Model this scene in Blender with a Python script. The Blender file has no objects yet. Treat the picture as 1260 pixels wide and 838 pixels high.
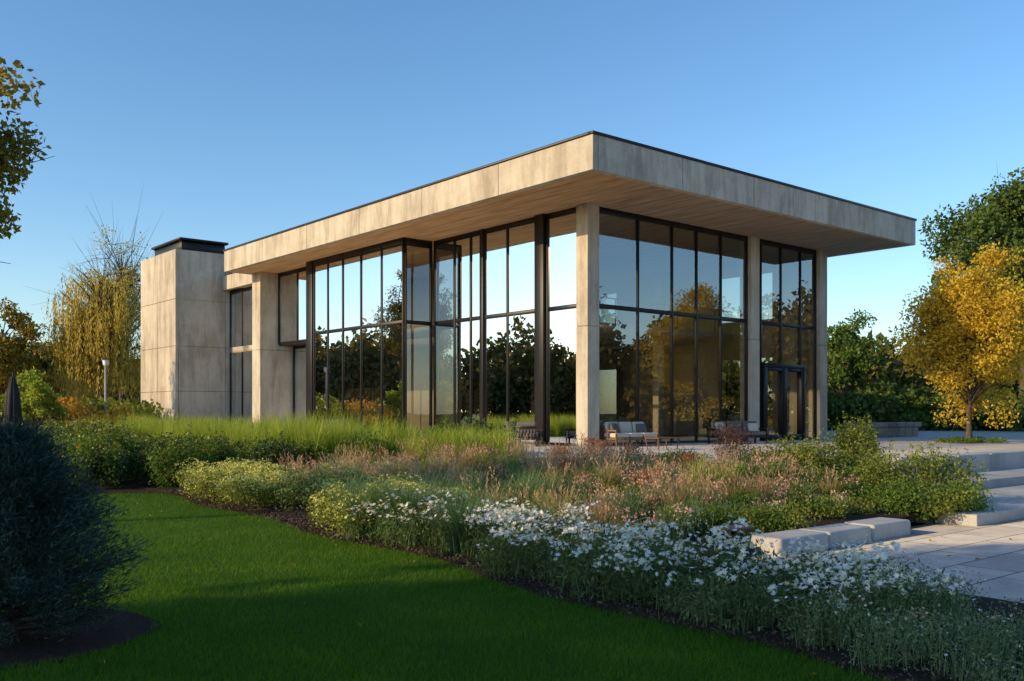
import bpy, math, random
import numpy as np
from mathutils import Vector
rng=np.random.default_rng(11); random.seed(5)
scene=bpy.context.scene
# ------------------------------------------------------------------ frame
CX,CY=2.48,30.8
DR=np.array([0.7643,0.6449]); DL=np.array([-0.6447,0.7644])
ROT=math.atan2(DR[1],DR[0])
def W(u,v): return CX+DR[0]*u+DL[0]*v, CY+DR[1]*u+DL[1]*v
def UV(x,y):
    return (x-CX)*DR[0]+(y-CY)*DR[1], (x-CX)*DL[0]+(y-CY)*DL[1]
def px(p,Y): return (p-630)/1156*Y
def zpx(p,Y): return 1.62+(508-p)/1156*Y
SUN_EL=math.radians(19); SAZ=(-0.9,-0.436)
# ------------------------------------------------------------------ mesh helpers
def empty(name,loc=(0,0,0),rz=0,parent=None):
    o=bpy.data.objects.new(name,None); scene.collection.objects.link(o)
    o.location=loc; o.rotation_euler=(0,0,rz); o.parent=parent; o.empty_display_size=.3
    return o
def mk(name,V,F,mat,parent=None,loc=(0,0,0),rz=0,smooth=False):
    me=bpy.data.meshes.new(name)
    V=np.ascontiguousarray(V,dtype=np.float32)
    if isinstance(F,np.ndarray): F=[F]
    me.vertices.add(len(V)); me.vertices.foreach_set('co',V.ravel())
    loops=np.concatenate([f.ravel() for f in F]).astype(np.int32)
    cnt=np.concatenate([np.full(len(f),f.shape[1]) for f in F])
    st=np.concatenate([[0],np.cumsum(cnt)[:-1]]).astype(np.int32)
    me.loops.add(len(loops)); me.loops.foreach_set('vertex_index',loops)
    me.polygons.add(len(cnt)); me.polygons.foreach_set('loop_start',st)
    if smooth: me.polygons.foreach_set('use_smooth',np.ones(len(cnt),dtype=bool))
    me.update(calc_edges=True); me.validate()
    me.materials.append(mat)
    o=bpy.data.objects.new(name,me); scene.collection.objects.link(o)
    o.parent=parent; o.location=loc; o.rotation_euler=(0,0,rz)
    return o
BF=np.array([[0,1,3,2],[4,6,7,5],[0,4,5,1],[2,3,7,6],[0,2,6,4],[1,5,7,3]])
class Boxes:
    def __init__(s): s.v=[];s.f=[];s.n=0
    def add(s,x0,x1,y0,y1,z0,z1):
        v=[(x,y,z) for x in (x0,x1) for y in (y0,y1) for z in (z0,z1)]
        s.v+=v; s.f.append(BF[:,::-1]+s.n); s.n+=8; return s
    def rot(s,c,size,rz=0,rx=0,ry=0):
        from mathutils import Euler
        m=Euler((rx,ry,rz)).to_matrix()
        for x in (-.5,.5):
            for y in (-.5,.5):
                for z in (-.5,.5):
                    p=m@Vector((x*size[0],y*size[1],z*size[2]))
                    s.v.append((p.x+c[0],p.y+c[1],p.z+c[2]))
        s.f.append(BF[:,::-1]+s.n); s.n+=8; return s
    def make(s,name,mat,parent=None,bevel=0,seg=2,**k):
        o=mk(name,np.array(s.v),np.vstack(s.f),mat,parent,**k)
        if bevel:
            b=o.modifiers.new('bevel','BEVEL'); b.width=bevel; b.segments=seg; b.limit_method='ANGLE'
            if seg>1:
                o.data.polygons.foreach_set('use_smooth',np.ones(len(o.data.polygons),dtype=bool))
                w=o.modifiers.new('wn','WEIGHTED_NORMAL')
        return o
def norm(a): return a/np.maximum(np.linalg.norm(a,axis=1,keepdims=True),1e-9)
class Geo:
    def __init__(s): s.v=[];s.f=[];s.n=0
    def put(s,V,F):
        s.v.append(V); s.f.append(F+s.n); s.n+=len(V)
    def leaves(s,P,L,asp=.5,up=.0,D=None,droop=0.):
        n=len(P)
        if n==0: return
        L=np.broadcast_to(np.asarray(L,float),(n,))*rng.uniform(.7,1.3,n)
        d=norm(rng.normal(size=(n,3))+np.array([0,0,up-droop])) if D is None else norm(D+rng.normal(size=(n,3))*.25)
        a=norm(np.cross(d,rng.normal(size=(n,3))))
        nn=np.cross(d,a)
        L=L[:,None]
        V=np.stack([P,P+d*L*.45+a*L*asp*.5+nn*L*.08,P+d*L,P+d*L*.45-a*L*asp*.5+nn*L*.08],1).reshape(-1,3)
        s.put(V,np.arange(4*n).reshape(n,4))
    def blades(s,P,h,w,lean,ts=(0,.35,.7,1.),az=None):
        n=len(P)
        if n==0: return
        h=np.broadcast_to(np.asarray(h,float),(n,)); lean=np.broadcast_to(np.asarray(lean,float),(n,))
        if az is None: az=rng.uniform(0,2*np.pi,n)
        dx=np.stack([np.cos(az),np.sin(az),np.zeros(n)],1)
        sd=np.stack([-np.sin(az+rng.normal(size=n)*.5),np.cos(az),np.zeros(n)],1)
        rows=[]
        for t in ts:
            c=P+dx*(lean*h*t**1.8)[:,None]; c[:,2]+=h*(t-.35*lean*t**2.5)
            ww=(w*(1-t**1.5)*.5+w*.04)
            rows+= [c-sd*ww, c+sd*ww]
        V=np.stack(rows,1).reshape(-1,3); k=len(ts)
        b=np.arange(n)[:,None]*(2*k)
        F=np.concatenate([b+np.array([[2*i,2*i+1,2*i+3,2*i+2]]) for i in range(k-1)],0)
        s.put(V,F)
    def discs(s,P,r,k=6,tilt=.4):
        n=len(P)
        if n==0: return
        nn=norm(np.array([[0,0,1.]])+rng.normal(size=(n,3))*tilt)
        a=norm(np.cross(nn,rng.normal(size=(n,3)))); b=np.cross(nn,a)
        r=np.broadcast_to(np.asarray(r,float),(n,))*rng.uniform(.75,1.25,n)
        ring=[P]
        m=2*k
        for i in range(m):
            th=i*2*np.pi/m; rr=(r if i%2==0 else r*.5)[:,None]
            ring.append(P+(a*math.cos(th)+b*math.sin(th))*rr+nn*rr*.2)
        V=np.stack(ring,1).reshape(-1,3)
        base=np.arange(n)[:,None]*(m+1)
        F=np.concatenate([base+np.array([[0,(i-1)%m+1,i+1,(i+1)%m+1]]) for i in range(0,m,2)],0)
        s.put(V,F)
    def tube(s,pts,rad,k=6):
        pts=np.asarray(pts,float); m=len(pts); V=[]
        for i in range(m):
            t=pts[min(i+1,m-1)]-pts[max(i-1,0)]; t=t/(np.linalg.norm(t)+1e-9)
            x=np.cross(t,[.3,.9,.1] if abs(t[2])>.7 else [0,0,1]); x/=np.linalg.norm(x)+1e-9; y=np.cross(t,x)
            for j in range(k):
                a=2*np.pi*j/k; V.append(pts[i]+rad[i]*(x*math.cos(a)+y*math.sin(a)))
        F=[[i*k+j,i*k+(j+1)%k,(i+1)*k+(j+1)%k,(i+1)*k+j] for i in range(m-1) for j in range(k)]
        s.put(np.array(V),np.array(F))
    def make(s,name,mat,parent=None,smooth=False,**k):
        return mk(name,np.concatenate(s.v),np.concatenate(s.f),mat,parent,smooth=smooth,**k)
# ------------------------------------------------------------------ materials
def newmat(name):
    m=bpy.data.materials.new(name); m.use_nodes=True
    nt=m.node_tree; nt.nodes.clear(); return m,nt,nt.nodes,nt.links
def ramp(nd,cols,interp='LINEAR'):
    r=nd.new('ShaderNodeValToRGB'); r.color_ramp.interpolation=interp
    e=r.color_ramp.elements
    while len(e)<len(cols): e.new(.5)
    for i,c in enumerate(cols):
        e[i].position=c[0]; e[i].color=(*c[1],1)
    return r
def coords(nd,lk,scale=(1,1,1),world=False):
    m=nd.new('ShaderNodeMapping'); m.inputs['Scale'].default_value=scale
    if world: g=nd.new('ShaderNodeNewGeometry'); lk.new(g.outputs['Position'],m.inputs[0])
    else: t=nd.new('ShaderNodeTexCoord'); lk.new(t.outputs['Object'],m.inputs[0])
    return m
def noise(nd,lk,src,scale,detail=5,rough=.6):
    n=nd.new('ShaderNodeTexNoise'); n.inputs['Scale'].default_value=scale; n.inputs['Detail'].default_value=detail
    n.inputs['Roughness'].default_value=rough; lk.new(src.outputs[0],n.inputs['Vector']); return n
def mixc(nd,lk,fac,a,b,mode='MIX'):
    m=nd.new('ShaderNodeMix'); m.data_type='RGBA'; m.blend_type=mode
    for sock,val in ((m.inputs[0],fac),(m.inputs[6],a),(m.inputs[7],b)):
        if isinstance(val,(int,float)): sock.default_value=val
        elif isinstance(val,tuple): sock.default_value=(*val,1)
        else: lk.new(val,sock)
    return m.outputs[2]
def principled(nd,lk,col,rough=.7,spec=.4,metal=0,bump=None,bstr=.3,bdist=.02):
    p=nd.new('ShaderNodeBsdfPrincipled'); o=nd.new('ShaderNodeOutputMaterial')
    if isinstance(col,tuple): p.inputs['Base Color'].default_value=(*col,1)
    else: lk.new(col,p.inputs['Base Color'])
    if isinstance(rough,(int,float)): p.inputs['Roughness'].default_value=rough
    else: lk.new(rough,p.inputs['Roughness'])
    p.inputs['Specular IOR Level'].default_value=spec; p.inputs['Metallic'].default_value=metal
    if bump is not None:
        b=nd.new('ShaderNodeBump'); b.inputs['Strength'].default_value=bstr; b.inputs['Distance'].default_value=bdist
        lk.new(bump,b.inputs['Height']); lk.new(b.outputs[0],p.inputs['Normal'])
    lk.new(p.outputs[0],o.inputs[0]); return p
def concrete(name,a,b,streak=.35):
    m,nt,nd,lk=newmat(name)
    c=coords(nd,lk); n1=noise(nd,lk,c,.55,7,.75); r=ramp(nd,[(.36,a),(.62,b)]); lk.new(n1.outputs[0],r.inputs[0])
    cs=coords(nd,lk,(1,1,.16)); n2=noise(nd,lk,cs,2.0,6,.7); r2=ramp(nd,[(.38,(.52,.48,.43)),(.55,(1,1,1))]); lk.new(n2.outputs[0],r2.inputs[0])
    n3=noise(nd,lk,c,35,4,.7); r3=ramp(nd,[(.3,(.82,.82,.82)),(.65,(1.06,1.06,1.06))]); lk.new(n3.outputs[0],r3.inputs[0])
    vo=nd.new('ShaderNodeTexVoronoi'); vo.inputs['Scale'].default_value=6; lk.new(c.outputs[0],vo.inputs['Vector'])
    r4=ramp(nd,[(.03,(.4,.38,.35)),(.05,(1,1,1))]); lk.new(vo.outputs['Distance'],r4.inputs[0])
    x=mixc(nd,lk,streak,r.outputs[0],r2.outputs[0],'MULTIPLY'); x=mixc(nd,lk,.8,x,r3.outputs[0],'MULTIPLY'); x=mixc(nd,lk,.45,x,r4.outputs[0],'MULTIPLY')
    principled(nd,lk,x,.82,.25,bump=n3.outputs[0],bstr=.2,bdist=.008); return m
M_conc=concrete('concrete',(.43,.385,.315),(.58,.525,.44),.6)
M_conc2=concrete('concrete_dark',(.16,.145,.12),(.25,.225,.19),.5)
M_stone=concrete('granite',(.34,.335,.33),(.50,.49,.47),.2)
def soffit_mat():
    m,nt,nd,lk=newmat('soffit_boards')
    c=coords(nd,lk,(1,.12,1)); n=noise(nd,lk,c,5,5,.6)
    r=ramp(nd,[(.3,(.19,.115,.062)),(.7,(.34,.23,.14))]); lk.new(n.outputs[0],r.inputs[0])
    w=nd.new('ShaderNodeTexWave'); w.inputs['Scale'].default_value=.42; w.bands_direction='X'; c2=coords(nd,lk); lk.new(c2.outputs[0],w.inputs[0])
    r2=ramp(nd,[(.0,(.25,.25,.25)),(.012,(1,1,1))]); lk.new(w.outputs['Color'],r2.inputs[0])
    x=mixc(nd,lk,.8,r.outputs[0],r2.outputs[0],'MULTIPLY')
    principled(nd,lk,x,.5,.4,bump=n.outputs[0],bstr=.1); return m
M_soff=soffit_mat()
def simple(name,col,rough=.5,metal=0,spec=.5,var=.15,sc=8):
    m,nt,nd,lk=newmat(name); c=coords(nd,lk); n=noise(nd,lk,c,sc,4)
    r=ramp(nd,[(.3,tuple(x*(1-var) for x in col)),(.7,tuple(x*(1+var) for x in col))]); lk.new(n.outputs[0],r.inputs[0])
    principled(nd,lk,r.outputs[0],rough,spec,metal,bump=n.outputs[0],bstr=.08,bdist=.005); return m
M_black=simple('black_metal',(.009,.009,.010),.45,.0,.35)
M_coping=simple('coping_metal',(.03,.032,.036),.45,.6)
M_cush=simple('cushion_fabric',(.50,.46,.40),.9,0,.2,.1,40)
M_cushd=simple('dark_fabric',(.12,.115,.11),.9,0,.2,.15,40)
M_wood=simple('wood_slats',(.16,.09,.05),.6,0,.3,.3,14)
M_bronze=simple('bronze',(.16,.085,.045),.45,.3,.5,.3,12)
M_int=simple('plaster',(.46,.41,.34),.9,0,.2,.08,2)
M_lampglass=simple('frosted_glass',(.7,.72,.75),.3)
def glass():
    m,nt,nd,lk=newmat('tinted_glass')
    f=nd.new('ShaderNodeFresnel'); f.inputs[0].default_value=1.42
    mr=nd.new('ShaderNodeMapRange'); mr.inputs['To Min'].default_value=.20; mr.inputs['To Max'].default_value=.94
    lk.new(f.outputs[0],mr.inputs['Value'])
    g=nd.new('ShaderNodeBsdfGlossy'); g.inputs['Roughness'].default_value=0.0; g.inputs['Color'].default_value=(.82,.86,.90,1)
    c=coords(nd,lk); n=noise(nd,lk,c,.55,1,.3); b=nd.new('ShaderNodeBump'); b.inputs['Strength'].default_value=.06; b.inputs['Distance'].default_value=.05
    lk.new(n.outputs[0],b.inputs['Height']); lk.new(b.outputs[0],g.inputs['Normal'])
    t=nd.new('ShaderNodeBsdfTransparent'); t.inputs['Color'].default_value=(.72,.74,.71,1)
    mx=nd.new('ShaderNodeMixShader'); o=nd.new('ShaderNodeOutputMaterial')
    lk.new(mr.outputs[0],mx.inputs[0]); lk.new(t.outputs[0],mx.inputs[1]); lk.new(g.outputs[0],mx.inputs[2]); lk.new(mx.outputs[0],o.inputs[0]); return m
M_glass=glass()
def foliage(name,cols,trans=.35,ns=.8,tint=None,rough=.55,gain=1.5):
    m,nt,nd,lk=newmat(name)
    cols=[tuple(min(.85,x*gain) for x in c) for c in cols]
    g=nd.new('ShaderNodeNewGeometry')
    k=len(cols); r=ramp(nd,[(i/(k-1)*.9+.05,c) for i,c in enumerate(cols)]); 
    c=coords(nd,lk,world=True); n=noise(nd,lk,c,ns,3,.6)
    ma=nd.new('ShaderNodeMath'); ma.operation='MULTIPLY_ADD'; ma.inputs[1].default_value=.5; 
    ms=nd.new('ShaderNodeMapRange'); ms.inputs['From Min'].default_value=.3; ms.inputs['From Max'].default_value=.7; ms.inputs['To Max'].default_value=.5
    lk.new(n.outputs[0],ms.inputs['Value']); lk.new(g.outputs['Random Per Island'],ma.inputs[0]); lk.new(ms.outputs[0],ma.inputs[2]); lk.new(ma.outputs[0],r.inputs[0])
    col=r.outputs[0]
    p=nd.new('ShaderNodeBsdfPrincipled'); p.inputs['Roughness'].default_value=rough; p.inputs['Specular IOR Level'].default_value=.25
    lk.new(col,p.inputs['Base Color'])
    t=nd.new('ShaderNodeBsdfTranslucent'); tc=mixc(nd,lk,1.,col,(1.4,1.3,.6),'MULTIPLY'); lk.new(tc,t.inputs['Color'])
    mx=nd.new('ShaderNodeMixShader'); mx.inputs[0].default_value=trans; o=nd.new('ShaderNodeOutputMaterial')
    lk.new(p.outputs[0],mx.inputs[1]); lk.new(t.outputs[0],mx.inputs[2]); lk.new(mx.outputs[0],o.inputs[0]); return m
F_gold=foliage('leaves_golden',[(.15,.10,.012),(.31,.22,.022),(.43,.33,.04),(.28,.25,.03)],.4)
F_goldgreen=foliage('leaves_gold_green',[(.07,.065,.012),(.16,.13,.02),(.27,.20,.03)],.4)
F_willow=foliage('leaves_willow',[(.20,.175,.045),(.33,.275,.065),(.42,.34,.09)],.45,gain=1.4)
F_green=foliage('leaves_green',[(.022,.045,.010),(.05,.085,.018),(.10,.13,.025)],.3)
F_dark=foliage('leaves_dark',[(.012,.026,.009),(.026,.048,.013),(.05,.08,.02)],.2)
F_back=foliage('leaves_background',[(.025,.038,.010),(.05,.065,.014),(.09,.09,.02),(.13,.11,.02)],.25,.09)
F_backl=foliage('leaves_woodland',[(.018,.026,.010),(.05,.05,.014),(.10,.078,.02),(.17,.12,.025)],.3,.12,gain=1.5)
F_conifer=foliage('needles_blue_green',[(.014,.034,.027),(.028,.058,.046),(.05,.095,.075)],.1,gain=1.35)
F_grass=foliage('lawn_grass_blades',[(.028,.085,.004),(.062,.15,.006),(.115,.215,.010)],.5,.9,gain=1.3)
F_bluegrass=foliage('grass_blue_green',[(.03,.07,.03),(.08,.14,.06),(.15,.21,.09)],.3)
F_lime=foliage('grass_lime',[(.09,.14,.02),(.19,.25,.035),(.29,.33,.06)],.4)
F_tan=foliage('grass_tan',[(.12,.11,.04),(.24,.20,.09),(.36,.30,.15)],.4,gain=1.35)
F_tanplume=foliage('grass_plume',[(.26,.17,.12),(.38,.26,.19),(.48,.36,.27)],.4,gain=1.4)
F_yel=foliage('flowers_pale_yellow',[(.30,.31,.08),(.44,.45,.14),(.54,.53,.23)],.3)
F_shrub=foliage('shrub_leaves',[(.03,.06,.012),(.07,.12,.02),(.13,.18,.035)],.35)
F_olive=foliage('shrub_olive',[(.05,.07,.015),(.11,.135,.025),(.19,.21,.04)],.35)
F_white=foliage('petals_white',[(.70,.70,.70),(.80,.80,.79),(.86,.85,.82)],.3,gain=1)
F_pink=foliage('petals_dusty_pink',[(.36,.16,.17),(.50,.28,.27),(.56,.40,.36)],.3,gain=1.2)
F_red=foliage('plant_rust_red',[(.14,.05,.032),(.27,.11,.07),(.38,.19,.12)],.35,gain=1.4)
F_grey=foliage('sage_leaves',[(.05,.085,.04),(.095,.145,.07),(.17,.21,.11)],.25,gain=1.5)
F_aster=foliage('aster_leaves',[(.03,.055,.02),(.06,.10,.035),(.12,.16,.06)],.3,gain=1.45)
F_orange=foliage('flowers_orange',[(.35,.12,.02),(.45,.24,.03),(.5,.38,.06)],.3,gain=1)
M_bark=simple('bark',(.095,.072,.055),.9,0,.1,.35,9)
def soil():
    m,nt,nd,lk=newmat('mulch_soil'); c=coords(nd,lk); n=noise(nd,lk,c,28,6,.75)
    r=ramp(nd,[(.3,(.014,.010,.008)),(.7,(.065,.045,.033))]); lk.new(n.outputs[0],r.inputs[0]); 
    principled(nd,lk,r.outputs[0],.95,.15,bump=n.outputs[0],bstr=.9,bdist=.04); return m
M_soil=soil()
def lawnm():
    m,nt,nd,lk=newmat('lawn_turf'); c=coords(nd,lk); n=noise(nd,lk,c,60,4,.8); n2=noise(nd,lk,c,.5,3)
    r=ramp(nd,[(.3,(.025,.065,.004)),(.7,(.07,.15,.008))]); lk.new(n.outputs[0],r.inputs[0])
    r2=ramp(nd,[(.3,(.8,.85,.8)),(.7,(1.1,1.1,1))]); lk.new(n2.outputs[0],r2.inputs[0])
    x=mixc(nd,lk,1,r.outputs[0],r2.outputs[0],'MULTIPLY'); principled(nd,lk,x,.9,.1,bump=n.outputs[0],bstr=.8,bdist=.03); return m
M_lawn=lawnm()
def meadow():
    m,nt,nd,lk=newmat('meadow_ground'); c=coords(nd,lk); n=noise(nd,lk,c,.08,6,.6); r=ramp(nd,[(.3,(.03,.05,.012)),(.7,(.08,.085,.02))]); lk.new(n.outputs[0],r.inputs[0])
    principled(nd,lk,r.outputs[0],.95,.1); return m
def paving(name,a,b,bw,rh,mortar=.008):
    m,nt,nd,lk=newmat(name); c=coords(nd,lk)
    bt=nd.new('ShaderNodeTexBrick'); bt.inputs['Scale'].default_value=1; bt.inputs['Brick Width'].default_value=bw; bt.inputs['Row Height'].default_value=rh
    bt.inputs['Mortar Size'].default_value=mortar; bt.inputs['Mortar Smooth'].default_value=.2; bt.offset=.37; bt.inputs['Bias'].default_value=0
    bt.inputs['Color1'].default_value=(*a,1); bt.inputs['Color2'].default_value=(*b,1); bt.inputs['Mortar'].default_value=(.06,.055,.05,1)
    lk.new(c.outputs[0],bt.inputs['Vector'])
    n=noise(nd,lk,c,2.2,7,.7); r=ramp(nd,[(.3,(.72,.72,.72)),(.7,(1.1,1.1,1.1))]); lk.new(n.outputs[0],r.inputs[0])
    n2=noise(nd,lk,c,45,3,.7); r2=ramp(nd,[(.3,(.85,.85,.85)),(.7,(1.05,1.05,1.05))]); lk.new(n2.outputs[0],r2.inputs[0])
    x=mixc(nd,lk,1,bt.outputs['Color'],r.outputs[0],'MULTIPLY'); x=mixc(nd,lk,1,x,r2.outputs[0],'MULTIPLY')
    sb=nd.new('ShaderNodeMath'); sb.operation='MULTIPLY_ADD'; sb.inputs[1].default_value=-1.5; lk.new(bt.outputs['Fac'],sb.inputs[0]); lk.new(n2.outputs[0],sb.inputs[2])
    principled(nd,lk,x,.75,.3,bump=sb.outputs[0],bstr=.35,bdist=.01); return m
M_pave=paving('stone_paving',(.38,.38,.39),(.52,.52,.52),1.3,.62,.010)
M_pave2=paving('terrace_paving',(.42,.41,.39),(.52,.50,.48),1.2,1.2,.01)

# ------------------------------------------------------------------ ground
S=1500
mk('ground',np.array([(-S,-S,-.03),(S,-S,-.03),(S,S,-.03),(-S,S,-.03)]),np.array([[0,1,2,3]]),meadow())
vs=np.array([-30,-26,-19,-13.5,-9,-3,0,45]); us=np.array([-17.3,-17.0,-16.45,-15.85,-15.5,-15.0,-14.9,-14.9])
def ue(v): return np.interp(v,vs,us)+.12*np.sin(v*1.3)
bv=np.linspace(-40,-2.6,60); bx,by=W(ue(bv)+.12,bv)
LVv=[];
for x,y in zip(bx,by): LVv+= [(-45,y,0),(x,y,0)]
mk('lawn',np.array(LVv),np.array([[2*i,2*i+1,2*i+3,2*i+2] for i in range(len(bx)-1)]),M_lawn)
def sm(t): t=np.clip(t,0,1); return t*t*(3-2*t)
def bedz(u,v):
    return .035+.40*sm((u+15.4)/8)*(.35+.65*sm((v+15.6)/5))+.02*np.sin(u*3.1)*np.sin(v*2.3)*sm((u-ue(v))/.6)
vv=np.concatenate([np.linspace(-26,-15.6,60),np.linspace(-15.4,40,180)]); ns=np.linspace(0,1,50)
G=[]
for v in vv:
    umax=-13.62 if v<=-15.59 else (-8.05 if v<-13.9 else (-5.15 if v<-12.25 else (-3.0 if v<-7.8 else -7.0)))
    e=ue(v); u=e+(umax-e)*ns; x,y=W(u,v); z=bedz(u,np.full_like(u,v)); z[0]=-.01
    G.append(np.stack([x,y,z],1))
G=np.concatenate(G); nn=len(ns); F=[]
for i in range(len(vv)-1):
    b=i*nn+np.arange(nn-1); F.append(np.stack([b,b+1,b+nn+1,b+nn],1))
mk('garden_bed_soil',G,np.vstack(F),M_soil,smooth=True)
mk('garden_soil',np.array([(-60,18.9,.012),(-3,18.9,.012),(-3,70,.012),(-60,70,.012)]),np.array([[0,1,2,3]]),M_soil)
def frame_obj(B,name,mat,bevel=0,seg=2):
    return B.make(name,mat,None,bevel,seg,loc=(CX,CY,0),rz=ROT)
B=Boxes(); B.add(-7.4,50,-7.9,45,-.02,.5).add(-3.3,50,-12.25,-7.902,-.02,.5); frame_obj(B,'terrace',M_pave2,.02,1)
B=Boxes(); B.add(-13.6,40,-45,-15.42,-.02,.006); frame_obj(B,'patio',M_pave)
B=Boxes()
u=-8.1
while u<30:
    l=random.uniform(1.7,2.2); B.add(u,u+l-.012,-16.0,-13.9,-.02,.17); u+=l
u=-5.2
while u<30:
    l=random.uniform(1.7,2.2); B.add(u,u+l-.012,-14.05,-12.26,.02,.335); u+=l
frame_obj(B,'stone_steps',M_stone,.018)
B=Boxes(); u=-3.4
for l in (1.9,1.6,2.2,1.8,2.0,1.7,2.1,1.9): B.add(u,u+l-.03,-12.75,-12.2,.3,.70+random.uniform(-.012,.012)); u+=l
frame_obj(B,'stone_bench_wall',M_stone,.035)
E=empty('kerb_stones',(CX,CY,0),ROT); u=-12.7
for i,l in enumerate((1.0,1.02,1.0)):
    B=Boxes(); B.rot((u+l/2,-15.62+random.uniform(-.03,.03),.09+random.uniform(-.015,.015)),(l-.06,.46,.23),rz=random.uniform(-.03,.03)); u+=l+.02
    B.make('kerb_stone_%d'%(i+1),M_stone,E,.04,3)
B=Boxes(); 
for i in range(9): B.add(16.2+i*.62,16.2+i*.62+.61,-.3,.5,.5,.95); 
for i in range(7): B.add(16.5+i*.8,16.5+i*.8+.78,-.33,.53,.952,1.18)
frame_obj(B,'stone_wall',concrete('rubble_stone',(.16,.13,.10),(.34,.29,.23),.3),.05)
B=Boxes(); B.add(-24,-15.5,44,44.5,.0,1.25); B.make('low_garden_wall',M_stone,None,.03)

# ------------------------------------------------------------------ house
H=empty('modern_concrete_house',(CX,CY,.5),ROT)
ZS=8.0; ZT=9.03
B=Boxes()
B.add(-2.86,15.71,-3.10,22.14,ZS+.05,ZT-.04); B.add(.02,14.3,22.14,28.58,ZS+.05,ZT-.12)
B.make('roof_slab',M_conc2,H)
B=Boxes(); B.add(-2.86,15.71,-3.10,22.14,ZS+.02,ZS+.048); B.make('soffit',M_soff,H)
B=Boxes()
def run(a,b,n,f,g=.02):
    for i in range(n):
        f(a+(b-a)*i/n+g/2, a+(b-a)*(i+1)/n-g/2)
run(-3.16,22.2,6,lambda a,b:B.add(-2.92,-2.70,a,b,ZS,ZT-.03))
run(-2.698,15.77,5,lambda a,b:B.add(a,b,-3.16,-2.94,ZS,ZT-.03))
run(-2.93,22.2,6,lambda a,b:B.add(15.55,15.77,a,b,ZS,ZT-.03))
run(-2.69,15.54,5,lambda a,b:B.add(a,b,22.0,22.2,ZS,ZT-.03))
B.add(-.3,.0,22.21,28.58,ZS-.05,ZT-.3)
B.make('roof_fascia',M_conc,H,.012)
B=Boxes()
B.add(-2.96,15.81,-3.2,-3.0,ZT-.03,ZT+.05).add(-2.96,-2.76,-3.0,22.24,ZT-.03,ZT+.05).add(15.61,15.81,-3.0,22.24,ZT-.03,ZT+.05).add(-2.76,15.61,22.04,22.24,ZT-.03,ZT+.05)
B.make('roof_coping',M_coping,H,.008,1)
B=Boxes()
for a,b in ((0,.55),(8.95,9.5),(13.78,14.35)):
    B.add(a,b,0,.55,0,3.98).add(a+.002,b-.002,.002,.548,3.99,ZS+.02)
B.add(-1.6,0.3,21.0,21.9,0,4.2).add(-1.6,0.3,21.0,21.9,4.212,ZS+.02)
B.add(13.8,14.35,8.8,9.35,0,ZS+.02)
B.make('columns',M_conc,H,.015)
B=Boxes()
B.add(14.0,14.3,.56,2.5,0,ZS+.02).add(14.0,14.3,5.5,8.8,0,ZS+.02).add(14.0,14.3,2.5,5.5,0,.6).add(14.0,14.3,2.5,5.5,3.6,5.3).add(14.0,14.3,2.5,5.5,7.4,ZS+.02)
B.add(14.0,14.3,9.36,12,0,ZS+.02).add(14.0,14.3,15,28.58,0,ZS+.02).add(14.0,14.3,12,15,3.4,5.3).add(14,14.3,12,15,7.4,ZS+.02)
B.add(.3,14.0,28.3,28.58,0,ZS+.02)
B.add(5.5,5.75,12,28.3,0,ZS+.02)
B.make('rear_wall',M_int,H)
B=Boxes(); B.add(.12,14.0,.12,28.3,.0,.03); B.make('ground_floor',simple('timber_floor',(.17,.12,.08),.35,0,.5,.2,3),H)
B=Boxes(); B.add(2.2,13.9,4.6,28.2,4.45,4.75); B.add(-.0,2.2,9.2,28.2,4.45,4.75); B.make('upper_floor',M_int,H)
B=Boxes()
for u0 in np.arange(2.3,13.5,1.3): B.add(u0,u0+.03,4.65,4.69,4.75,5.75)
B.add(2.2,13.9,4.64,4.70,5.75,5.80)
for v0 in np.arange(4.7,9.2,1.3): B.add(2.22,2.26,v0,v0+.03,4.75,5.75)
B.add(2.2,2.27,4.72,9.2,5.75,5.8)
B.make('balustrade',M_black,H)
B=Boxes()
for (u0,v0) in ((5,5.2),(9.5,5.2),(2.6,10.5),(2.6,16)): B.add(u0,u0+.35,v0,v0+.35,0,4.45)
B.add(7,10.5,10.5,10.8,0,4.45)
B.make('interior_columns',M_int,H,.01,1)
B=Boxes()
B.add(3,5.6,7.0,8.1,.72,.78); 
for a in (3.1,5.4):
    for b in (7.1,7.95): B.add(a,a+.07,b,b+.07,.03,.72)
for i in range(4):
    for s,b in ((0,6.4),(1,8.3)):
        a=3.1+i*.63; B.add(a,a+.42,b,b+.42,.42,.47); B.add(a,a+.42,b+(.38 if s else 0),b+(.42 if s else .04),.47,.95)
        for q in (0,.38):
            for w in (0,.38): B.add(a+q,a+q+.03,b+w,b+w+.03,.03,.42)
B.add(.8,1.6,3.5,5.6,.25,.45).add(.8,1.0,3.5,5.6,.45,.85).add(10.5,12.8,3,3.8,.2,.45).add(10.5,12.8,3.6,3.8,.45,.9)
B.make('interior_furniture',M_cushd,H,.02,1)
B=Boxes()
for (u0,v0,z) in ((4.3,7.5,2.6),(5.0,7.5,2.6),(3.6,7.5,2.6)): B.add(u0,u0+.01,v0,v0+.01,z,4.45).add(u0-.12,u0+.13,v0-.12,v0+.13,z-.2,z)
B.make('pendant_lamps',M_int,H,.02,1)
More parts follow.
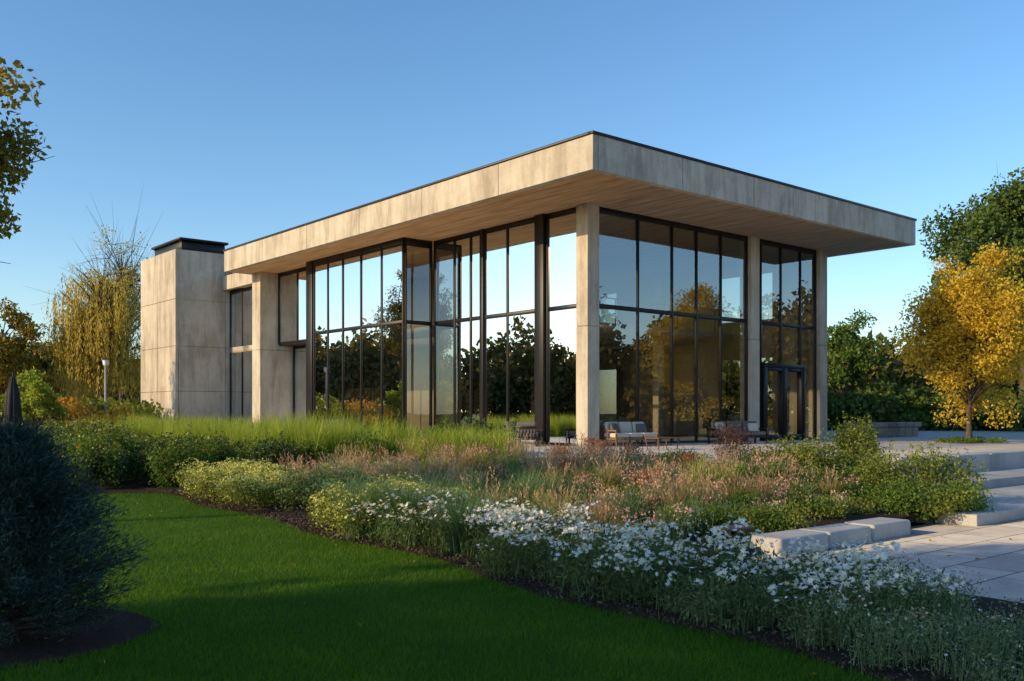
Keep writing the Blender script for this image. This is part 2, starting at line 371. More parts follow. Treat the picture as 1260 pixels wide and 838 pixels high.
# ---- glazing
FR=Boxes(); GV=[];GF=[]
def pane(p0,p1,z0,z1,axis,c,outn):
    t=[random.uniform(-.005,.005) for _ in range(3)]
    if axis=='v': q=[(c+t[0],p0,z0),(c,p1,z0),(c+t[1],p1,z1),(c+t[2],p0,z1)]
    else: q=[(p0,c+t[0],z0),(p1,c,z0),(p1,c+t[1],z1),(p0,c+t[2],z1)]
    n=len(GV); GV.extend(q); GF.append([n,n+1,n+2,n+3])
def bar(p0,p1,z0,z1,axis,c,d0=.03,d1=.09):
    if axis=='v': FR.add(c-d0,c+d1,p0,p1,z0,z1)
    else: FR.add(p0,p1,c-d0,c+d1,z0,z1)
TR=4.70
def wall(axis,c,marks,z0=0,z1=ZS+.015,tr=(TR,),mw=.085,top=.2):
    a,b=marks[0],marks[-1]
    zs=[z0+.10]+[t for t in tr]+[z1-top]
    bar(a,b,z0,z0+.10,axis,c,.030,.085); bar(a,b,z1-top,z1,axis,c,.032,.088)
    for t in tr: bar(a,b,t-.075,t+.075,axis,c,.028,.078)
    for i,m in enumerate(marks):
        w=mw*.5
        m0=m if i==0 else (m-2*w if i==len(marks)-1 else m-w)
        bar(m0,m0+2*w,z0+.001,z1-.001,axis,c,.040,.10)
    for m0,m1 in zip(marks[:-1],marks[1:]):
        for s0,s1 in zip(zs[:-1],zs[1:]): pane(m0,m1,s0,s1,axis,c,0)
wall('v',.18,[.56,2.2]); 
wall('v',.18,[2.70,4.30,5.74,6.49,7.53,8.9])
FR.add(.02,.30,2.20,2.66,0,ZS+.016)
FR.add(.08,.28,5.64,5.84,0,ZS+.016)
wall('v',-1.21,[9.0,10.6,12.2,13.7,15.0,16.3],top=.3); wall('u',9.0,[-1.17,.14],mw=.08,top=.3); wall('u',16.4,[-1.1,.08])
FR.add(-1.25,.0,16.42,16.98,0,ZS+.016)
wall('v',-.62,[17.0,19.0,20.98],z0=4.5,tr=()); wall('v',.18,[16.97,18.9,20.98],z0=0,z1=4.5,tr=())
FR.add(-.6,.2,17.0,20.98,4.42,4.5)
wall('v',.18,[21.9,23.7,25.5,27.0,28.58],z1=ZS-.06)
wall('u',.20,[.56,2.64,4.45,5.83,7.28,8.94])
wall('u',.20,[9.52,9.83,11.2,12.6,13.76])
FR.add(9.80,12.66,-.02,.24,2.93,3.10); FR.add(9.80,9.93,-.021,.239,0,2.93); FR.add(12.53,12.66,-.021,.239,0,2.93); FR.add(11.14,11.30,-.022,.238,0,2.93)
for a in (9.95,11.32): 
    FR.add(a,a+.09,.0,.235,.02,2.92).add(a+1.1,a+1.19,.0,.235,.02,2.92).add(a+.09,a+1.1,.001,.234,.02,.24).add(a+.09,a+1.1,.001,.234,2.8,2.92)
FR.add(11.05,11.08,-.09,-.06,.7,2.2).add(11.36,11.39,-.09,-.06,.7,2.2).add(11.05,11.08,-.06,.0,.8,.83).add(11.05,11.08,-.06,.0,2.05,2.08).add(11.36,11.39,-.06,.0,.8,.83).add(11.36,11.39,-.06,.0,2.05,2.08)
FR.make('window_frames_and_door',M_black,H,.004,1)
for a,b,z0,z1 in ((2.5,5.5,.6,3.6),(2.5,5.5,5.3,7.4),(12,15,.03,3.4),(12,15,5.3,7.4)): pane(a,b,z0,z1,'v',14.15,0)
mk('glazing',np.array(GV),np.array(GF),M_glass,H)
B=Boxes(); TZ=10.0
B.add(-2.87,2.5,28.64,34.06,0,TZ-.03); B.make('tower_core',M_conc2,H)
B=Boxes()
zz=[0,2.3,4.75,7.3,TZ]
for z0,z1 in zip(zz[:-1],zz[1:]):
    run(28.6,34.1,2,lambda a,b:B.add(-2.91,-2.75,a,b,z0+.01,z1-.01),.022)
    run(-2.74,2.54,2,lambda a,b:B.add(a,b,28.6,28.75,z0+.01,z1-.01),.022)
    run(-2.74,2.54,2,lambda a,b:B.add(a,b,33.95,34.1,z0+.01,z1-.01),.022)
B.make('tower_panels',M_conc,H,.01)
B=Boxes(); B.add(-2.3,.4,29.5,33.9,TZ-.02,TZ+.1).add(-2.2,.3,29.6,33.8,TZ+.1,TZ+.62).add(-2.35,.45,29.45,33.95,TZ+.7,TZ+.82)
for a in (-2.25,-.9,.2):
    for b in (29.65,31.3,33.65): B.add(a,a+.1,b,b+.1,TZ+.6,TZ+.72)
B.make('chimney_cap',M_black,H,.01,1)

# ------------------------------------------------------------------ furniture
def sofa(loc,rz,w,name='outdoor_sofa',frame=M_wood,cush=M_cush):
    E=empty(name,loc,rz)
    B=Boxes()
    for a in (-w/2+.03,w/2-.09):
        for b in (-.38,.34): B.add(a,a+.06,b,b+.06,0,.22)
    B.add(-w/2,w/2,-.4,.42,.22,.29)
    B.add(-w/2,-w/2+.05,-.4,.42,.5,.56).add(w/2-.05,w/2,-.4,.42,.5,.56)
    for a in (-w/2,w/2-.05):
        for b in (-.4,-.0,.37): B.add(a,a+.05,b,b+.05,.29,.5)
    B.add(-w/2+.05,w/2-.05,.37,.42,.62,.68)
    n=int(w/.14)
    for i in range(n): B.add(-w/2+.08+i*(w-.2)/n,-w/2+.11+i*(w-.2)/n,.38,.41,.29,.62)
    B.make('frame',frame,E,.008,1)
    B=Boxes(); k=max(2,round(w/.75)) if w>1 else 1
    for i in range(k):
        a=-w/2+.07+i*(w-.14)/k; b=a+(w-.14)/k-.02
        B.add(a,b,-.38,.34,.295,.45)
    B.make('seat_cushions',cush,E,.05,3)
    B=Boxes()
    for i in range(k):
        a=-w/2+.07+(i+.5)*(w-.14)/k; B.rot((a,.25,.62),((w-.14)/k-.04,.16,.40),rx=-.22)
    B.make('back_cushions',cush,E,.06,3)
    if w>1:
        B=Boxes(); B.rot((-w/2+.35,.08,.60),(.4,.12,.36),rx=-.4,rz=.25).rot((w/2-.35,.08,.58),(.38,.12,.34),rx=-.4,rz=-.25); B.make('pillows',M_cushd if cush is M_cush else M_cush,E,.05,3)
    return E
def armchair(loc,rz): return sofa(loc,rz,.85,'outdoor_armchair',M_black,M_cushd)
def wl(p,y):
    Y=1.12*1156/(y-508); return (px(p,Y),Y,.5)
a=wl(775,549); sofa(a,ROT-.1,1.9)
a=wl(908,546); sofa(a,ROT-.35,2.1,'outdoor_sofa',M_black,M_cushd)
a=wl(742,546.5); armchair((a[0],a[1],.5),ROT+1.3)
a=wl(636,546); armchair(a,ROT+.6)
a=wl(650,549); armchair(a,ROT+2.2)
def table(loc,rz,w,d,h,name,mat):
    E=empty(name,loc,rz); B=Boxes(); B.add(-w/2,w/2,-d/2,d/2,h-.035,h)
    B.make('top',mat,E,.012,2); B=Boxes()
    for a in (-1,1):
        for b in (-1,1): B.rot((a*(w/2-.05),b*(d/2-.05),(h-.035)/2),(.028,.028,h-.035),rx=-.12*b,ry=.12*a)
    B.add(-w/2+.07,w/2-.07,-.015,.015,h*.35,h*.35+.025); B.make('legs',mat,E,.004,1); return E
a=wl(815,553.5); table(a,ROT,1.0,.55,.38,'coffee_table',M_wood)
Y=10.0; TBL=(px(903,Y),Y); table((TBL[0],Y,.05),.4,.34,.28,.36,'side_table',M_bronze)
E=empty('garden_lamp_post',(px(130,46),46,.3)); g=Geo(); zt=zpx(441,46)-.3
g.tube([(0,0,0),(0,0,.25),(0,0,.26),(0,0,zt-.35)],[.11,.11,.06,.055],10); g.make('pole',simple('lamp_grey',(.25,.26,.28),.5),E,True)
g=Geo(); g.tube([(0,0,zt-.36),(0,0,zt-.3),(0,0,zt-.29),(0,0,zt-.06)],[.05,.14,.12,.16],12); g.make('lantern',M_lampglass,E,True)
g=Geo(); g.tube([(0,0,zt-.06),(0,0,zt-.04),(0,0,zt)],[.24,.24,.03],12); g.make('cap',M_coping,E,True)
E=empty('closed_parasol',(px(16,32),32,.1)); g=Geo(); g.tube([(0,0,0),(0,0,2.9)],[.035,.03],8); g.make('pole',M_coping,E,True)
g=Geo(); 
for i in range(8):
    a=i*math.pi/4; g.tube([(math.cos(a)*.05,math.sin(a)*.05,2.75),(math.cos(a)*.13,math.sin(a)*.13,2.2),(math.cos(a)*.2,math.sin(a)*.2,1.2),(math.cos(a)*.12,math.sin(a)*.12,1.05)],[.02,.09,.12,.05],6)
g.make('folded_canopy',simple('canopy_fabric',(.03,.028,.03),.9),E,True)

# ------------------------------------------------------------------ trees
def ball(n,p=.5):
    d=norm(rng.normal(size=(n,3))); return d*(rng.uniform(0,1,n)**p)[:,None]
def tree(name,base,H_,cz,cr,ncl,nleaf,ls,mat,tr=.2,lean=(0,0),clr=.28,droop=0,shell=.42,asp=.55,flat=.75,bare=0,br=.38):
    E=empty(name,base); cr=np.array(cr,float); cc=np.array([lean[0],lean[1],cz])
    D=ball(ncl,shell)
    ph=rng.uniform(0,6.28,3)
    lump=1+.16*np.sin(D[:,0]*4+ph[0])+.14*np.sin(D[:,1]*5+ph[1])+.12*np.sin(D[:,2]*6+ph[2])
    C=cc+D*cr*(lump*.86)[:,None]
    g=Geo(); top=cz+cr[2]*.6
    tp=[np.array([lean[0]*t**1.5+.08*math.sin(3*t+ph[0])*t,lean[1]*t**1.5+.08*math.cos(4*t)*t,top*t]) for t in np.linspace(0,1,9)]
    rr=[tr*(1.35 if t==0 else 1)*(1-.85*t) for t in np.linspace(0,1,9)]
    g.tube(tp,rr,9)
    tpa=np.array(tp)
    for c in C:
        zst=max(cz-cr[2]*.95,min(c[2]-abs(c[0]-cc[0])*.6-.3*cr[2],top*.9)); zst=max(zst,top*.15)
        t=zst/top; i=min(int(t*8),7); f=t*8-i; s=tpa[i]*(1-f)+tpa[i+1]*f
        mid=(s+c)/2+np.array([0,0,.12*np.linalg.norm(c-s)])+rng.normal(size=3)*.05*np.linalg.norm(c-s)
        ts=np.linspace(0,1,6)[:,None]; P=(1-ts)**2*s+2*ts*(1-ts)*mid+ts**2*c
        r0=tr*br*(1-.6*t); g.tube(P,[r0*(1-.85*q)+.004 for q in np.linspace(0,1,6)],4)
        for k in range(2+bare):
            e=c+rng.normal(size=3)*cr*(.14+.05*bare); q=P[3]; g.tube([q,(q+e)/2+rng.normal(size=3)*.1,e],[r0*.3+.004,r0*.18+.004,.004],3)
    g.make('trunk_and_branches',M_bark,E,True)
    if nleaf:
        w=rng.uniform(.4,1.3,ncl); w/=w.sum(); ci=rng.choice(ncl,nleaf,p=w)
        sc=rng.uniform(.6,1.25,ncl)[ci][:,None]*clr*cr.mean()
        P=C[ci]+ball(nleaf,.45)*sc*np.array([1,1,flat])
        if droop: 
            k=rng.uniform(0,1,nleaf)**.8; P[:,2]-=k*droop*rng.uniform(.4,1,ncl)[ci]
            q=np.floor(P[:,:2]/.3)*.3; jit=np.sin(q[:,:1]*37+q[:,1:]*91)*.15; P[:,:2]=q+jit+(P[:,:2]-q)*.5
        P[:,2]=np.maximum(P[:,2],.3)
        g=Geo(); g.leaves(P,ls,asp,D=(np.tile([0,0,-1.],(nleaf,1)) if droop else None),droop=.4); g.make('foliage',mat,E)
    return E
tree('golden_maple_tree',(px(1192,35),35,.5),7.4,4.15,(2.55,2.5,2.95),150,42000,.13,F_gold,.11,clr=.27,br=.3)
Y=58; tree('green_tree',(px(1262,Y),Y,0),17,11.2,(5.2,5,5.6),110,30000,.30,F_green,.4)
Y=72; tree('green_tree',(px(1215,Y),Y,0),13,8,(5,5,5),70,13000,.34,F_green,.4)
Y=62; tree('green_tree',(px(1042,Y),Y,0),8.3,5.2,(2.3,2.3,2.9),50,8000,.24,F_shrub,.2)
tree('overhanging_maple_tree',(-8.95,12.6,0),7.2,5.0,(2.65,2.2,2.55),150,38000,.105,F_goldgreen,.14,clr=.24,br=.25)
Y=62; tree('weeping_willow_tree',(px(122,Y),Y,0),12,8.2,(2.9,2.8,3.9),110,32000,.28,F_willow,.35,droop=4.8,asp=.2,clr=.24)
Y=76; tree('bare_tree',(px(150,Y),Y,0),16,11.6,(3.6,3.2,4.6),90,3000,.22,F_willow,.28,bare=5)
Y=60; tree('green_tree',(px(5,Y),Y,0),9,5.0,(3.2,3.2,3.2),60,9000,.26,F_goldgreen,.3)
Y=80; tree('green_tree',(px(60,Y),Y,0),11,5.5,(5,4,3.6),60,11000,.34,F_back,.3)
tree('birch_tree',(-29.2,44.5,0),11,7.4,(1.5,1.5,3.8),55,7000,.17,F_goldgreen,.15)
for x,y,h in ((-20,-2.9,12),(-21,-6,13),(-20,-10,12.5),(-22,-15,13),(-14,-10,10)):
    tree('shade_tree',(x,y,0),h,h*.54,(3.0,2.9,h*.47),60,8500,.42,F_green,.28,clr=.36)
def treeline(name,pts,n,mat,ls):
    P=[];
    pts=np.array(pts)
    per=n//len(pts)
    for x,y,r,h in pts:
        k=14; D=ball(k,.45); C=np.array([x,y,h*.5])+D*np.array([r,r,h*.42]); ci=rng.integers(0,k,per)
        P.append(C[ci]+ball(per,.4)*np.array([r*.5,r*.5,h*.22]))
    P=np.concatenate(P); P[:,2]=np.maximum(P[:,2],.1); g=Geo(); g.leaves(P,ls,.75); return g.make(name,mat)
L=[]
for x in np.arange(-95,-8,4.5): L.append((x+rng.uniform(-2,2),rng.uniform(92,112),rng.uniform(3,5),rng.uniform(6,9.5)))
for x in np.arange(22,120,4.5): L.append((x+rng.uniform(-2,2),rng.uniform(80,108),rng.uniform(3.5,5.5),rng.uniform(7,10.5)))
treeline('distant_trees',L,70000,F_back,.8)
L=[]
for y in np.arange(-60,85,3.0): L.append((rng.uniform(70,94),y,rng.uniform(3.5,5.5),rng.uniform(10,18)))
treeline('woodland_trees',L,120000,F_backl,.75)
L=[]
for y in np.arange(15,150,2.6): L.append((rng.uniform(-96,-76),y,rng.uniform(3.2,5.0),rng.uniform(9,14)))
treeline('woodland_trees',L,130000,F_backl,.7)
L=[]
for p in range(1010,1300,16):
    Y=rng.uniform(56,64); L.append((px(p,Y),Y,rng.uniform(1.4,2.2),rng.uniform(2.0,4.2)))
treeline('background_shrubbery',L,26000,F_green,.3)
L=[]
for p in range(-40,180,13):
    Y=rng.uniform(44,52); L.append((px(p,Y),Y,rng.uniform(1.2,1.9),rng.uniform(1.8,3.2)))
treeline('background_shrubbery',L,30000,F_olive,.22)
L=[(px(p,46),46+rng.uniform(-3,1),1.3,rng.uniform(1.6,2.6)) for p in range(60,170,18)]
treeline('autumn_shrubs',L,9000,F_orange,.16)
Y=42; tree('shrub_tree',(px(45,Y),Y,0),4.0,2.4,(1.2,1.2,1.5),30,6000,.16,F_lime,.08)

# ------------------------------------------------------------------ shrubs
def mound(g,c,r,h,n,ls,asp=.5,up=.3,nc=14):
    th=rng.uniform(0,2*np.pi,nc); rr=np.sqrt(rng.uniform(0,1,nc))*r*.75
    C=np.stack([c[0]+rr*np.cos(th),c[1]+rr*np.sin(th),c[2]+h*.15+rng.uniform(.1,.62,nc)*h*(1-.45*(rr/r)**2)],1)
    ci=rng.integers(0,nc,n)
    P=C[ci]+ball(n,.4)*np.array([r*.42,r*.42,h*.34])
    P[:,2]=np.maximum(P[:,2],c[2]+.01); g.leaves(P,ls,asp,up=up)
    return C
def shrub(name,x,y,r,h,n,ls,mat,z=None,asp=.5,nc=16,flow=None,nf=0,fs=.03):
    if z is None:
        u,v=UV(x,y); z=float(bedz(np.array(u),np.array(v))) if u>ue(v) else .02
    E=empty(name,(x,y,z)); g=Geo()
    for i in range(7):
        a=rng.uniform(0,6.28); g.tube([(0,0,-.02),(math.cos(a)*r*.2,math.sin(a)*r*.2,h*.3),(math.cos(a)*r*.5,math.sin(a)*r*.5,h*.6)],[.018,.012,.004],4)
    g.make('stems',M_bark,E); g=Geo(); C=mound(g,(0,0,0),r,h,n,ls,asp,nc=nc)
    k=int(n*.06); ci=rng.integers(0,nc,k//8+1); d=norm(rng.normal(size=(k//8+1,3))+[0,0,.7])
    for j in range(8): g.leaves(C[ci]+d*np.array([r,r,h])*(.35+.035*j),ls*.9,asp)
    g.make('foliage',mat,E)
    if flow is not None:
        g=Geo(); ci=rng.integers(0,nc,nf); P=C[ci]+norm(rng.normal(size=(nf,3))+[0,0,.8])*np.array([r*.42,r*.42,h*.36]); g.discs(P,fs,5,.7); g.make('flowers',flow,E)
    return E
def sp(name,p,Y,r,h,n,ls,mat,**k): return shrub(name,px(p,Y),Y,r,h,n,ls,mat,**k)
sp('shrub',1015,17.0,.95,1.05,5800,.07,F_olive,z=.22); sp('shrub',955,17.3,.75,.8,3500,.07,F_olive,z=.25)
sp('shrub',1062,18.0,.6,1.2,3800,.065,F_olive,z=.3); sp('shrub',985,15.2,.6,.6,2600,.06,F_shrub,z=.2)
sp('shrub',1125,14.9,.95,1.0,7000,.06,F_olive,z=.08); sp('shrub',1180,14.0,.5,.6,3400,.05,F_shrub,z=.02); sp('shrub',1100,13.9,.6,.6,3200,.05,F_shrub,z=.08); sp('shrub',1150,13.8,.5,.5,2800,.05,F_olive,z=.03)
sp('shrub',1060,14.6,.6,.45,2600,.05,F_shrub,z=.14); sp('shrub',1040,13.9,.5,.3,2300,.05,F_olive,z=.12)
sp('shrub',1050,15.6,.6,.6,2600,.06,F_shrub,z=.16)
sp('shrub',940,15.3,.5,.55,2200,.06,F_shrub)
sp('boxwood_shrub',835,19.4,.62,.42,3600,.05,F_lime); sp('boxwood_shrub',790,18.6,.45,.38,2400,.05,F_shrub)
sp('boxwood_shrub',868,12.2,.5,.36,3800,.04,F_shrub); sp('boxwood_shrub',925,11.9,.46,.34,3600,.04,F_shrub); sp('boxwood_shrub',905,13.1,.45,.36,2500,.045,F_shrub); sp('boxwood_shrub',985,13.2,.5,.32,2500,.045,F_shrub); sp('boxwood_shrub',960,14.2,.5,.35,2500,.045,F_olive)
sp('shrub',588,25.6,.8,1.0,4600,.08,F_dark,z=.42); sp('shrub',545,26.5,.7,.85,2800,.08,F_shrub,z=.42); sp('shrub',612,24.8,.5,.7,2200,.08,F_dark,z=.42)
for p,Y,h in ((728,21.5,.6),(742,21,.55),(893,17.8,.95),(908,18.2,.85),(775,20,.5),(690,20.3,.45),(700,17,.45),(845,16.5,.5),(800,15,.4)):
    x=px(p,Y); u,v=UV(x,Y); z=float(bedz(np.array(u),np.array(v))); E=empty('rust_red_plant',(x,Y,z)); g=Geo(); n=26
    P=np.zeros((n,3)); P[:,:2]=rng.normal(size=(n,2))*.08; g.blades(P,rng.uniform(.6,1.1,n)*h,.012,.35)
    k=800; t=rng.uniform(.35,1,k); Q=np.stack([rng.normal(size=k)*.13,rng.normal(size=k)*.13,t*h],1); g.leaves(Q,.05,.4,up=.8); g.make('foliage',F_red,E)
g=Geo(); 
for i in range(16): mound(g,(px(1188,35)+rng.uniform(-1.3,1.3),35+rng.uniform(-1,1),.5),.3,.22,260,.06)
g.make('groundcover_plants',F_shrub)
for i in range(28):
    p=rng.uniform(55,345); Y=rng.uniform(19.7,24.5); h=(rng.uniform(.85,1.25) if p<260 else rng.uniform(.7,.95)); 
    shrub('border_shrub',px(p,Y),Y,rng.uniform(.5,.75),h*(1+.02*(Y-20)),2300,.075,F_dark if rng.uniform()<.6 else F_shrub,z=.05,flow=(F_yel if rng.uniform()<.6 else F_orange),nf=50,fs=.03)
for i in range(12):
    p=rng.uniform(-30,150); Y=rng.uniform(24,34); shrub('border_shrub',px(p,Y),Y,.8,rng.uniform(1.1,1.5),1800,.1,F_dark if i%2 else F_olive,z=.05,flow=F_orange,nf=40,fs=.04)
# ------------------------------------------------------------------ bed planting
def area(n,u0,u1,v0,v1,edge=.0):
    v=rng.uniform(v0,v1,n); u=rng.uniform(u0,u1,n)
    if edge: u=ue(v)+edge+(u-u0)/(u1-u0)*(u1-u0)
    x,y=W(u,v); P=np.stack([x,y,bedz(u,v)],1)
    # keep the spot in front of the little side table open
    d=P[:,:2]-np.array([TBL[0]-.1,TBL[1]-.35]); return P[(d[:,0]**2/.4**2+d[:,1]**2/.75**2)>1]
def tufts(C,g,per,h,w,lean,rad,gp=None,plume=0):
    for c in C:
        hh=h*rng.uniform(.75,1.2); P=np.tile(c,(per,1)); P[:,:2]+=rng.normal(size=(per,2))*rad
        hs=hh*rng.uniform(.55,1.05,per); ln=rng.uniform(*lean,per); az=rng.uniform(0,6.28,per); g.blades(P,hs,w,ln,az=az)
        if gp is not None and plume:
            k=plume; i=rng.integers(0,per,k); dx=np.stack([np.cos(az[i]),np.sin(az[i]),np.zeros(k)],1)
            for j in range(7):
                t=1.0+.28*j/7; Q=P[i]+dx*(ln[i]*hs[i]*.8*t)[:,None]; Q[:,2]+=hs[i]*t*(1-.25*ln[i]); g2=Q+rng.normal(size=(k,3))*.008
                gp.leaves(g2,.05,.22,D=np.tile([0,0,1.],(k,1))+dx*.5)
            gp.blades(P[i],hs[i]*1.2,.004,ln[i]*.9,az=az[i])
gl=Geo(); gf=Geo()
for c in np.concatenate([area(56,0,1.7,-11.6,-3.2,.12),area(24,1.5,3.0,-9,-2.5,.3)]):
    r=rng.uniform(.30,.48); h=rng.uniform(.42,.64); C=mound(gl,c,r,h,620,.055,.35,up=.8,nc=12)
    k=320; ci=rng.integers(0,12,k); P=C[ci]+norm(rng.normal(size=(k,3))+[0,0,1.2])*np.array([r*.42,r*.42,h*.36]); gf.discs(P,.02,4,.6)
gl.make('yellow_flowering_perennials_foliage',F_olive); gf.make('yellow_flower_heads',F_yel)
g=Geo()
tufts(area(130,-11.5,-7.7,-1.5,17),g,170,1.25,.018,(.1,.5),.17)
tufts(area(36,-9.5,-7.6,-5.5,-1),g,170,.92,.016,(.1,.5),.15)
g.make('tall_green_grass',F_lime)
g=Geo(); 
for c in area(50,-14,-9,-3.5,12): mound(g,c,.5,rng.uniform(.6,.85),850,.08,.4,up=.7)
g.make('leafy_perennials',F_shrub)
g=Geo(); tufts(area(15,0,1.0,-14.0,-10.4,.25),g,330,.8,.012,(.25,.95),.06); tufts(area(20,-14.3,-12,-12.5,-7),g,220,.65,.012,(.2,.8),.07)
g.make('blue_green_grass',F_bluegrass)
g=Geo(); gp=Geo(); tufts(area(90,-14,-8.0,-14.2,-3),g,150,.58,.009,(.15,.75),.07,gp,26)
g.make('feather_grass',F_tan); gp.make('feather_grass_plumes',F_tanplume)
g=Geo(); tufts(area(85,-14,-8.2,-14.8,-3),g,150,.52,.010,(.15,.75),.07)
g.make('green_meadow_grass',F_bluegrass)
g=Geo(); tufts([np.array([px(862,14.6),14.6,.25]),np.array([px(480,13.5),13.5,.1])],g,420,.68,.013,(.1,.7),.07); tufts(area(36,-14,-9,-13,-5),g,160,.52,.011,(.2,.7),.06); g.make('lime_grass',F_lime)
g=Geo()
for c in np.concatenate([area(120,-14.2,-7.6,-15.0,-4),area(40,-12,-5.3,-15.2,-11.5)]): 
    r=rng.uniform(.22,.42); h=rng.uniform(.22,.42); mound(g,c,r,h,420,.05,.4,up=.7,nc=9)
g.make('meadow_perennials',F_olive)
g=Geo(); gf=Geo()
for c in area(80,-14.2,-7.6,-15.0,-4): 
    r=rng.uniform(.25,.4); h=rng.uniform(.28,.56); C=mound(g,c,r,h,420,.04,.3,up=1,nc=9)
    k=120; ci=rng.integers(0,9,k); gf.leaves(C[ci]+norm(rng.normal(size=(k,3))+[0,0,1.3])*np.array([r*.42,r*.42,h*.4]),.038,.55,up=1)
g.make('sage_perennials',F_grey); gf.make('dusty_pink_flower_heads',F_pink)
gs=Geo(); gf=Geo()
Cs=np.concatenate([area(118,0,1.3,-18.6,-12.2,.14),area(26,1.2,2.2,-15.0,-11.5,.1)])
for c in Cs:
    r=.2; h=rng.uniform(.32,.54); k=22; P=np.tile(c,(k,1)); P[:,:2]+=rng.normal(size=(k,2))*.09; gs.blades(P,h*rng.uniform(.6,1,k),.008,.3)
    n=190; Q=c+np.stack([rng.normal(size=n)*r*.7,rng.normal(size=n)*r*.7,rng.uniform(.02,.9,n)*h],1); gs.leaves(Q,.055,.3,up=.6)
    k=int(rng.integers(14,48)); nn_=k//6+1; sub=c+np.stack([rng.normal(size=nn_)*r*.6,rng.normal(size=nn_)*r*.6,h*rng.uniform(.8,1.15,nn_)],1)
    P=sub[rng.integers(0,nn_,k)]+rng.normal(size=(k,3))*np.array([.04,.04,.022]); gf.discs(P,.026,6,.5)
gs.make('white_aster_foliage',F_aster); gf.make('white_aster_flowers',F_white)
gs=Geo(); gf=Geo(); gp=Geo()
for c in np.concatenate([area(190,0,2.0,-24.8,-17.0,.08),area(40,.2,2.0,-18.5,-14.5,.5),area(80,0,1.6,-25,-19.5,.05)]):
    r=rng.uniform(.10,.19); h=rng.uniform(.16,.40); k=26; P=np.tile(c,(k,1)); P[:,:2]+=rng.normal(size=(k,2))*.06; gs.blades(P,h*rng.uniform(.6,1.1,k),.005,.45)
    n=260; t=rng.uniform(.05,1,n); Q=c+np.stack([rng.normal(size=n)*r*(.4+.5*t),rng.normal(size=n)*r*(.4+.5*t),t*h],1); gs.leaves(Q,.028,.35,up=.8)
    k=int(rng.integers(0,16)); P=c+np.stack([rng.normal(size=k)*r*.8,rng.normal(size=k)*r*.8,h*rng.uniform(.8,1.1,k)],1); (gf if rng.uniform()<.45 else gp).discs(P,.013,5,.5)
gs.make('sage_groundcover',F_grey); gf.make('small_white_flowers',F_white); gp.make('small_pink_flowers',F_pink)
g=Geo(); n=9000; v=rng.uniform(-25,-3,n); u=ue(v)+rng.uniform(-.07,.9,n)*rng.uniform(.3,1,n); x,y=W(u,v); g.leaves(np.stack([x,y,bedz(u,v)+rng.uniform(0,.012,n)],1),.035,.45)
g.make('mulch_chips',foliage('mulch_bark',[(.015,.010,.008),(.04,.028,.02),(.09,.065,.045)],0.0))
g=Geo(); n=90; X=rng.uniform(-6.5,3,n); Y=rng.uniform(5.5,18.5,n); u,v=UV(X,Y); ok=u<ue(v)
g.leaves(np.stack([X[ok],Y[ok],rng.uniform(.03,.05,ok.sum())],1),.045,.6)
n=80; u=rng.uniform(-13.3,-6,n); v=rng.uniform(-22,-16.1,n); x,y=W(u,v); g.leaves(np.stack([x,y,np.full(n,.012)],1),.05,.6); g.make('fallen_leaves',F_goldgreen)
def conifer(x,y,h,r):
    E=empty('blue_spruce_shrub',(x,y,0)); g=Geo(); g.tube([(0,0,0),(0,0,h*.9)],[.05,.01],6); gn=Geo()
    nb=430; t=rng.uniform(.0,.98,nb)**.9; 
    for tt in t:
        a=rng.uniform(0,6.28); R=r*(min(1,(1-tt)*1.4)**.7)*rng.uniform(.72,1.15); z0=h*tt*.93
        p0=np.array([0,0,z0*.9]); p1=np.array([math.cos(a)*R,math.sin(a)*R,z0+R*.22]); g.tube([p0,(p0+p1)/2-[0,0,.03],p1],[.010,.006,.003],3)
        n=150; q=rng.uniform(.35,1,n)[:,None]; P=p0+(p1-p0)*q; P+=rng.normal(size=(n,3))*.05; P[:,2]=np.maximum(P[:,2],.015); d=(p1-p0)/np.linalg.norm(p1-p0)
        gn.leaves(P,.06,.12,D=np.tile(d,(n,1))+rng.normal(size=(n,3))*.55+[0,0,.3])
    g.make('branches',M_bark,E); gn.make('needles',F_conifer,E)
conifer(px(16,6.8),6.8,1.62,.80)
mk('mulch_circle',np.array([(px(20,6.8)+.95*math.cos(a)*(1+.05*math.sin(5*a)),6.8+.95*math.sin(a),.012) for a in np.linspace(0,2*np.pi,40,endpoint=False)]),np.array([list(range(40))]),M_soil)
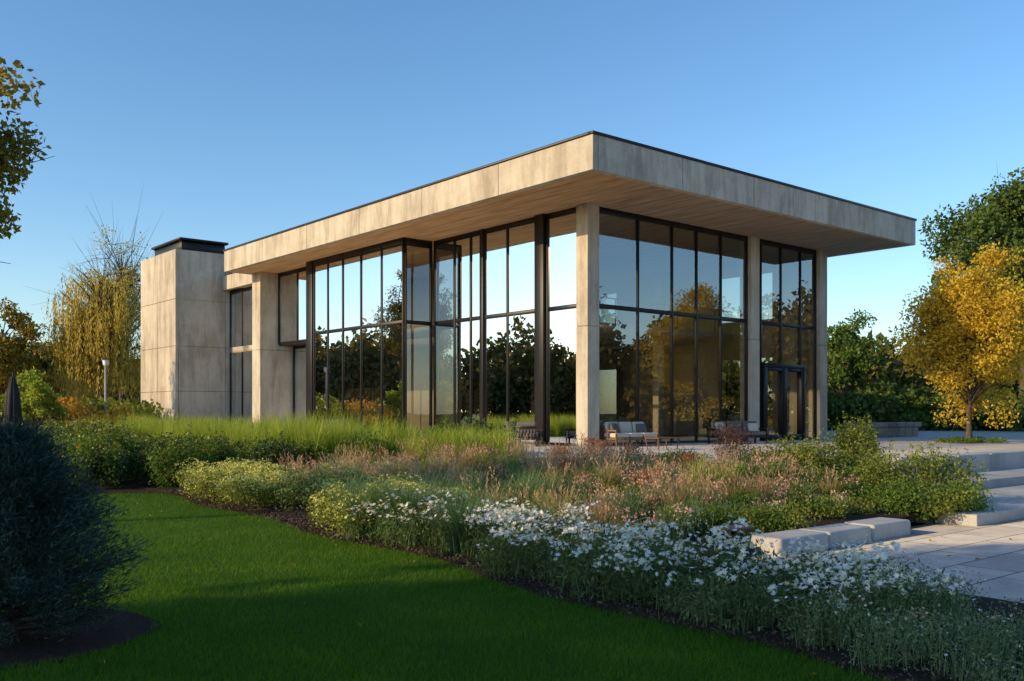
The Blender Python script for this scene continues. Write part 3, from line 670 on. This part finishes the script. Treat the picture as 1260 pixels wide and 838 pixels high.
n=320000; q=rng.uniform(0,1,n); Y=4.6*(20.5/4.6)**q; X=Y*rng.uniform(-.66,.5,n); u,v=UV(X,Y)
ok=(u<ue(v)+.03)&(Y<19.0)&((X-px(20,6.8))**2+(Y-6.8)**2>.84); X,Y=X[ok],Y[ok]
g=Geo(); n=len(X); g.blades(np.stack([X,Y,np.zeros(n)],1),rng.uniform(.022,.06,n),0.004,.5,ts=(0,.55,1.)); g.make('lawn_grass',F_grass)

# ------------------------------------------------------------------ light
w=bpy.data.worlds.new('World'); scene.world=w; w.use_nodes=True; nt=w.node_tree; nt.nodes.clear()
sky=nt.nodes.new('ShaderNodeTexSky'); sky.sky_type='NISHITA'; sky.sun_disc=False; sky.sun_elevation=SUN_EL
sky.sun_rotation=math.atan2(SAZ[0],SAZ[1])%(2*math.pi); sky.air_density=1.0; sky.dust_density=.6; sky.ozone_density=2.4
hs=nt.nodes.new('ShaderNodeHueSaturation'); hs.inputs['Saturation'].default_value=1.18
bg=nt.nodes.new('ShaderNodeBackground'); bg.inputs[1].default_value=.215; ow=nt.nodes.new('ShaderNodeOutputWorld')
nt.links.new(sky.outputs[0],hs.inputs['Color']); nt.links.new(hs.outputs[0],bg.inputs[0]); nt.links.new(bg.outputs[0],ow.inputs[0])
ld=bpy.data.lights.new('sun','SUN'); ld.energy=5.0; ld.angle=math.radians(.5); ld.color=(1,.72,.38)
sn=bpy.data.objects.new('sun',ld); scene.collection.objects.link(sn)
sv=Vector((SAZ[0]*math.cos(SUN_EL),SAZ[1]*math.cos(SUN_EL),math.sin(SUN_EL))); sn.rotation_euler=sv.to_track_quat('Z','Y').to_euler(); sn.location=sv*50
cd=bpy.data.cameras.new('camera'); cd.sensor_width=36; cd.lens=1156/1260*36; cd.shift_y=89/1260; cd.clip_end=4000; cd.clip_start=.05
co=bpy.data.objects.new('camera',cd); scene.collection.objects.link(co); co.location=(0,0,1.62); co.rotation_euler=(math.pi/2,0,0); scene.camera=co
scene.view_settings.view_transform='Standard'; scene.view_settings.look='None'; scene.view_settings.exposure=0
